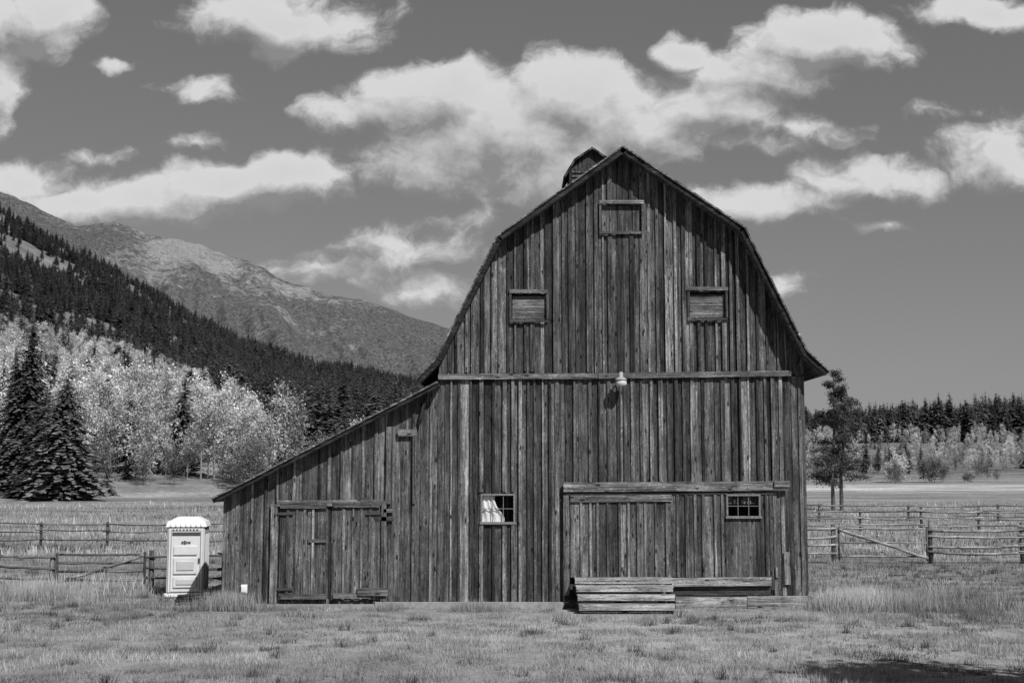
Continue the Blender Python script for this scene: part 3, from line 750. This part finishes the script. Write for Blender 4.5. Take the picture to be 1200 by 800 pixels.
n=2500; x=F(272,700)[0]+rng.normal(0,.35,n); y=-.5+rng.normal(0,.2,n); blades('weed_tuft',x,y,rng.uniform(.15,.6,n),np.full(n,.007),rng.uniform(.3,.6,n),.4)
for (cx0,cy0,nn_) in ((8.9,-.2,3000),(9.6,.6,2500),(10.6,-.4,1500),(-13.6,2.5,2500)):
    x=cx0+rng.normal(0,.5,nn_); y=cy0+rng.normal(0,.4,nn_); blades('tall_tuft',x,y,rng.uniform(.15,.65,nn_),np.full(nn_,.007),rng.uniform(.3,.65,nn_),.5)
# scattered bunch-grass tufts over the yard and meadow
nc=900; d=20.5+34*rng.random(nc)**1.2; u=-.48+.96*rng.random(nc); tx=u*d; ty=d-CD
k=~inbarn(tx,ty)&~((tx>XL)&(tx<XR+.3)&(ty>-2)&(ty<0)); tx,ty=tx[k],ty[k]; nc=len(tx)
nb=45; cr=rng.uniform(.04,.16,nc); ch=rng.uniform(.08,.26,nc); cs=rng.choice([.10,.16,.3,.5,.62],nc)
x=np.repeat(tx,nb)+rng.normal(size=nc*nb)*np.repeat(cr,nb); y=np.repeat(ty,nb)+rng.normal(size=nc*nb)*np.repeat(cr,nb)
blades('bunch_grass',x,y,np.repeat(ch,nb)*rng.uniform(.4,1.3,nc*nb),np.full(nc*nb,.006),np.repeat(cs,nb)*rng.uniform(.6,1.4,nc*nb),.8)
# ------------------------------------------------------------------ off-frame tree whose shade reaches the corner
sx_,sy_=G(1130,808)
sd_=Vector((.47,-.78,.92)).normalized()
hh=11; k=6.5/sd_.z
o=one(leafy('cottonwood_tree',hh,3.0,70,130,M_leafmid,M_bark,.16,seed=91)); o.location=(sx_+sd_.x*k+1.0,sy_+sd_.y*k-1.2,0)
# ------------------------------------------------------------------ light
sun=bpy.data.lights.new('sun','SUN'); sun.energy=5.0; sun.angle=math.radians(.5); sun.color=(1,1,1)
so=bpy.data.objects.new('sun',sun); sc.collection.objects.link(so); so.rotation_euler=sd_.to_track_quat('Z','Y').to_euler(); so.location=(20,-30,40)
W=bpy.data.worlds.new('World'); sc.world=W; W.use_nodes=True; wt=W.node_tree; wt.nodes.clear()
w=NT('',wt); out=w.n('ShaderNodeOutputWorld'); bg_=w.n('ShaderNodeBackground'); bg_.inputs[1].default_value=.1
bg2=w.n('ShaderNodeBackground'); bg2.inputs[1].default_value=.1; wmix=w.n('ShaderNodeMixShader'); w.l(wmix.outputs[0],out.inputs[0])
sky=w.n('ShaderNodeTexSky'); sky.sky_type='NISHITA'; sky.sun_disc=False; sky.sun_elevation=math.asin(sd_.z); sky.sun_rotation=math.atan2(sd_.x,sd_.y)
skyv=w.vmath('DOT_PRODUCT',sky.outputs[0],(.75,.25,0.0))
skyv=w.math('MULTIPLY',w.math('POWER',skyv,.6),1.10)
g=bpy.data.node_groups.new('cloud_density','ShaderNodeTree')
g.interface.new_socket('P',in_out='INPUT',socket_type='NodeSocketVector'); g.interface.new_socket('D',in_out='OUTPUT',socket_type='NodeSocketFloat')
q=NT('',g); gi=q.n('NodeGroupInput'); go=q.n('NodeGroupOutput')
Pn=gi.outputs[0]
dn=q.n('ShaderNodeTexNoise'); q.l(Pn,dn.inputs['Vector']); dn.inputs['Scale'].default_value=22; dn.inputs['Detail'].default_value=5
dist=q.vmath('MULTIPLY',q.vmath('SUBTRACT',dn.outputs['Color'],(.5,.5,.5)),(.045,.035,0))
PP=q.vmath('ADD',Pn,dist)
blobs=[(440,135,75,22,1.0),(520,118,85,46,1.6),(590,160,120,66,1.8),(680,118,85,52,1.8),(500,195,85,28,1.2),(640,198,95,42,1.2),(750,145,90,38,1.4),
(835,122,80,30,1.3),(895,90,85,30,1.4),(970,50,85,36,1.5),(935,150,60,16,.6),(870,165,60,14,.6),
(800,60,36,18,1.2),(335,25,95,36,1.4),(400,50,45,16,.7),(55,22,62,38,1.4),(-10,20,60,40,1.),(5,105,24,50,1.1),
(340,208,66,30,1.6),(265,218,85,32,1.4),(180,236,115,28,1.3),(85,238,100,24,1.1),(30,210,50,28,1.1),
(235,168,40,11,.6),(130,80,28,10,.8),(240,105,38,13,.7),(95,190,45,12,.6),
(480,285,80,22,.6),(545,255,60,18,.6),(370,315,70,20,.55),(515,335,65,20,.65),
(920,236,105,20,.8),(1010,214,75,22,1.1),(1170,180,60,34,1.3),(1160,12,85,20,1.1),(1040,268,24,8,.5),(905,340,28,14,.4),(1110,135,50,8,.3)]
acc=None
for (bx,by,rx,ry,gn) in blobs:
    cu_,cv_=SL(bx,by); sx=FP/(rx*1.42); sy=FP/(ry*1.42)
    v=q.vmath('MULTIPLY_ADD',PP,(sx,sy,0),(-cu_*sx,-cv_*sy,0))
    ln=q.vmath('LENGTH',v)
    val=q.math('MULTIPLY_ADD',ln,-gn,gn)
    if acc is None: acc=val
    else:
        nd=q.n('ShaderNodeMath',operation='SMOOTH_MAX'); q.l(acc,nd.inputs[0]); q.l(val,nd.inputs[1]); nd.inputs[2].default_value=.15; acc=nd.outputs[0]
acc=q.math('MAXIMUM',acc,-.7)
st_=q.vmath('MULTIPLY',PP,(1,1.3,1))
n1=q.noise(st_,17,10,.62)
D_=q.math('ADD',acc,q.math('MULTIPLY',q.math('SUBTRACT',n1,.5),2.2))
q.l(D_,go.inputs[0])
tc=w.n('ShaderNodeTexCoord'); sxyz=w.n('ShaderNodeSeparateXYZ'); w.l(tc.outputs['Generated'],sxyz.inputs[0])
yy=w.math('MAXIMUM',sxyz.outputs[1],.03)
cxn=w.n('ShaderNodeCombineXYZ'); w.l(w.math('DIVIDE',sxyz.outputs[0],yy),cxn.inputs[0]); w.l(w.math('DIVIDE',sxyz.outputs[2],yy),cxn.inputs[1])
def dens(vec):
    gn_=w.n('ShaderNodeGroup'); gn_.node_tree=g; w.l(vec,gn_.inputs[0]); return gn_.outputs[0]
d0_=dens(cxn.outputs[0]); d1_=dens(w.vmath('ADD',cxn.outputs[0],(.010,.022,0)))
al=w.mr(d0_,.02,.65,0,.97,True)
grad=w.math('SUBTRACT',d0_,d1_)
lit=w.mr(grad,-.55,.5,2.6,7.0)
core=w.mr(d0_,.5,1.9,1.0,.9)
cl_=w.math('MULTIPLY',lit,core)
mxn=w.n('ShaderNodeMix'); w.l(al,mxn.inputs[0]); w.l(skyv,mxn.inputs[2]); w.l(cl_,mxn.inputs[3])
w.l(w.grey(mxn.outputs[0]),bg2.inputs[0]); w.l(w.grey(skyv),bg_.inputs[0])
w.l(w.math('MULTIPLY',w.math('GREATER_THAN',sxyz.outputs[1],.03),w.math('GREATER_THAN',sxyz.outputs[2],0.0)),wmix.inputs[0]); w.l(bg_.outputs[0],wmix.inputs[1]); w.l(bg2.outputs[0],wmix.inputs[2])
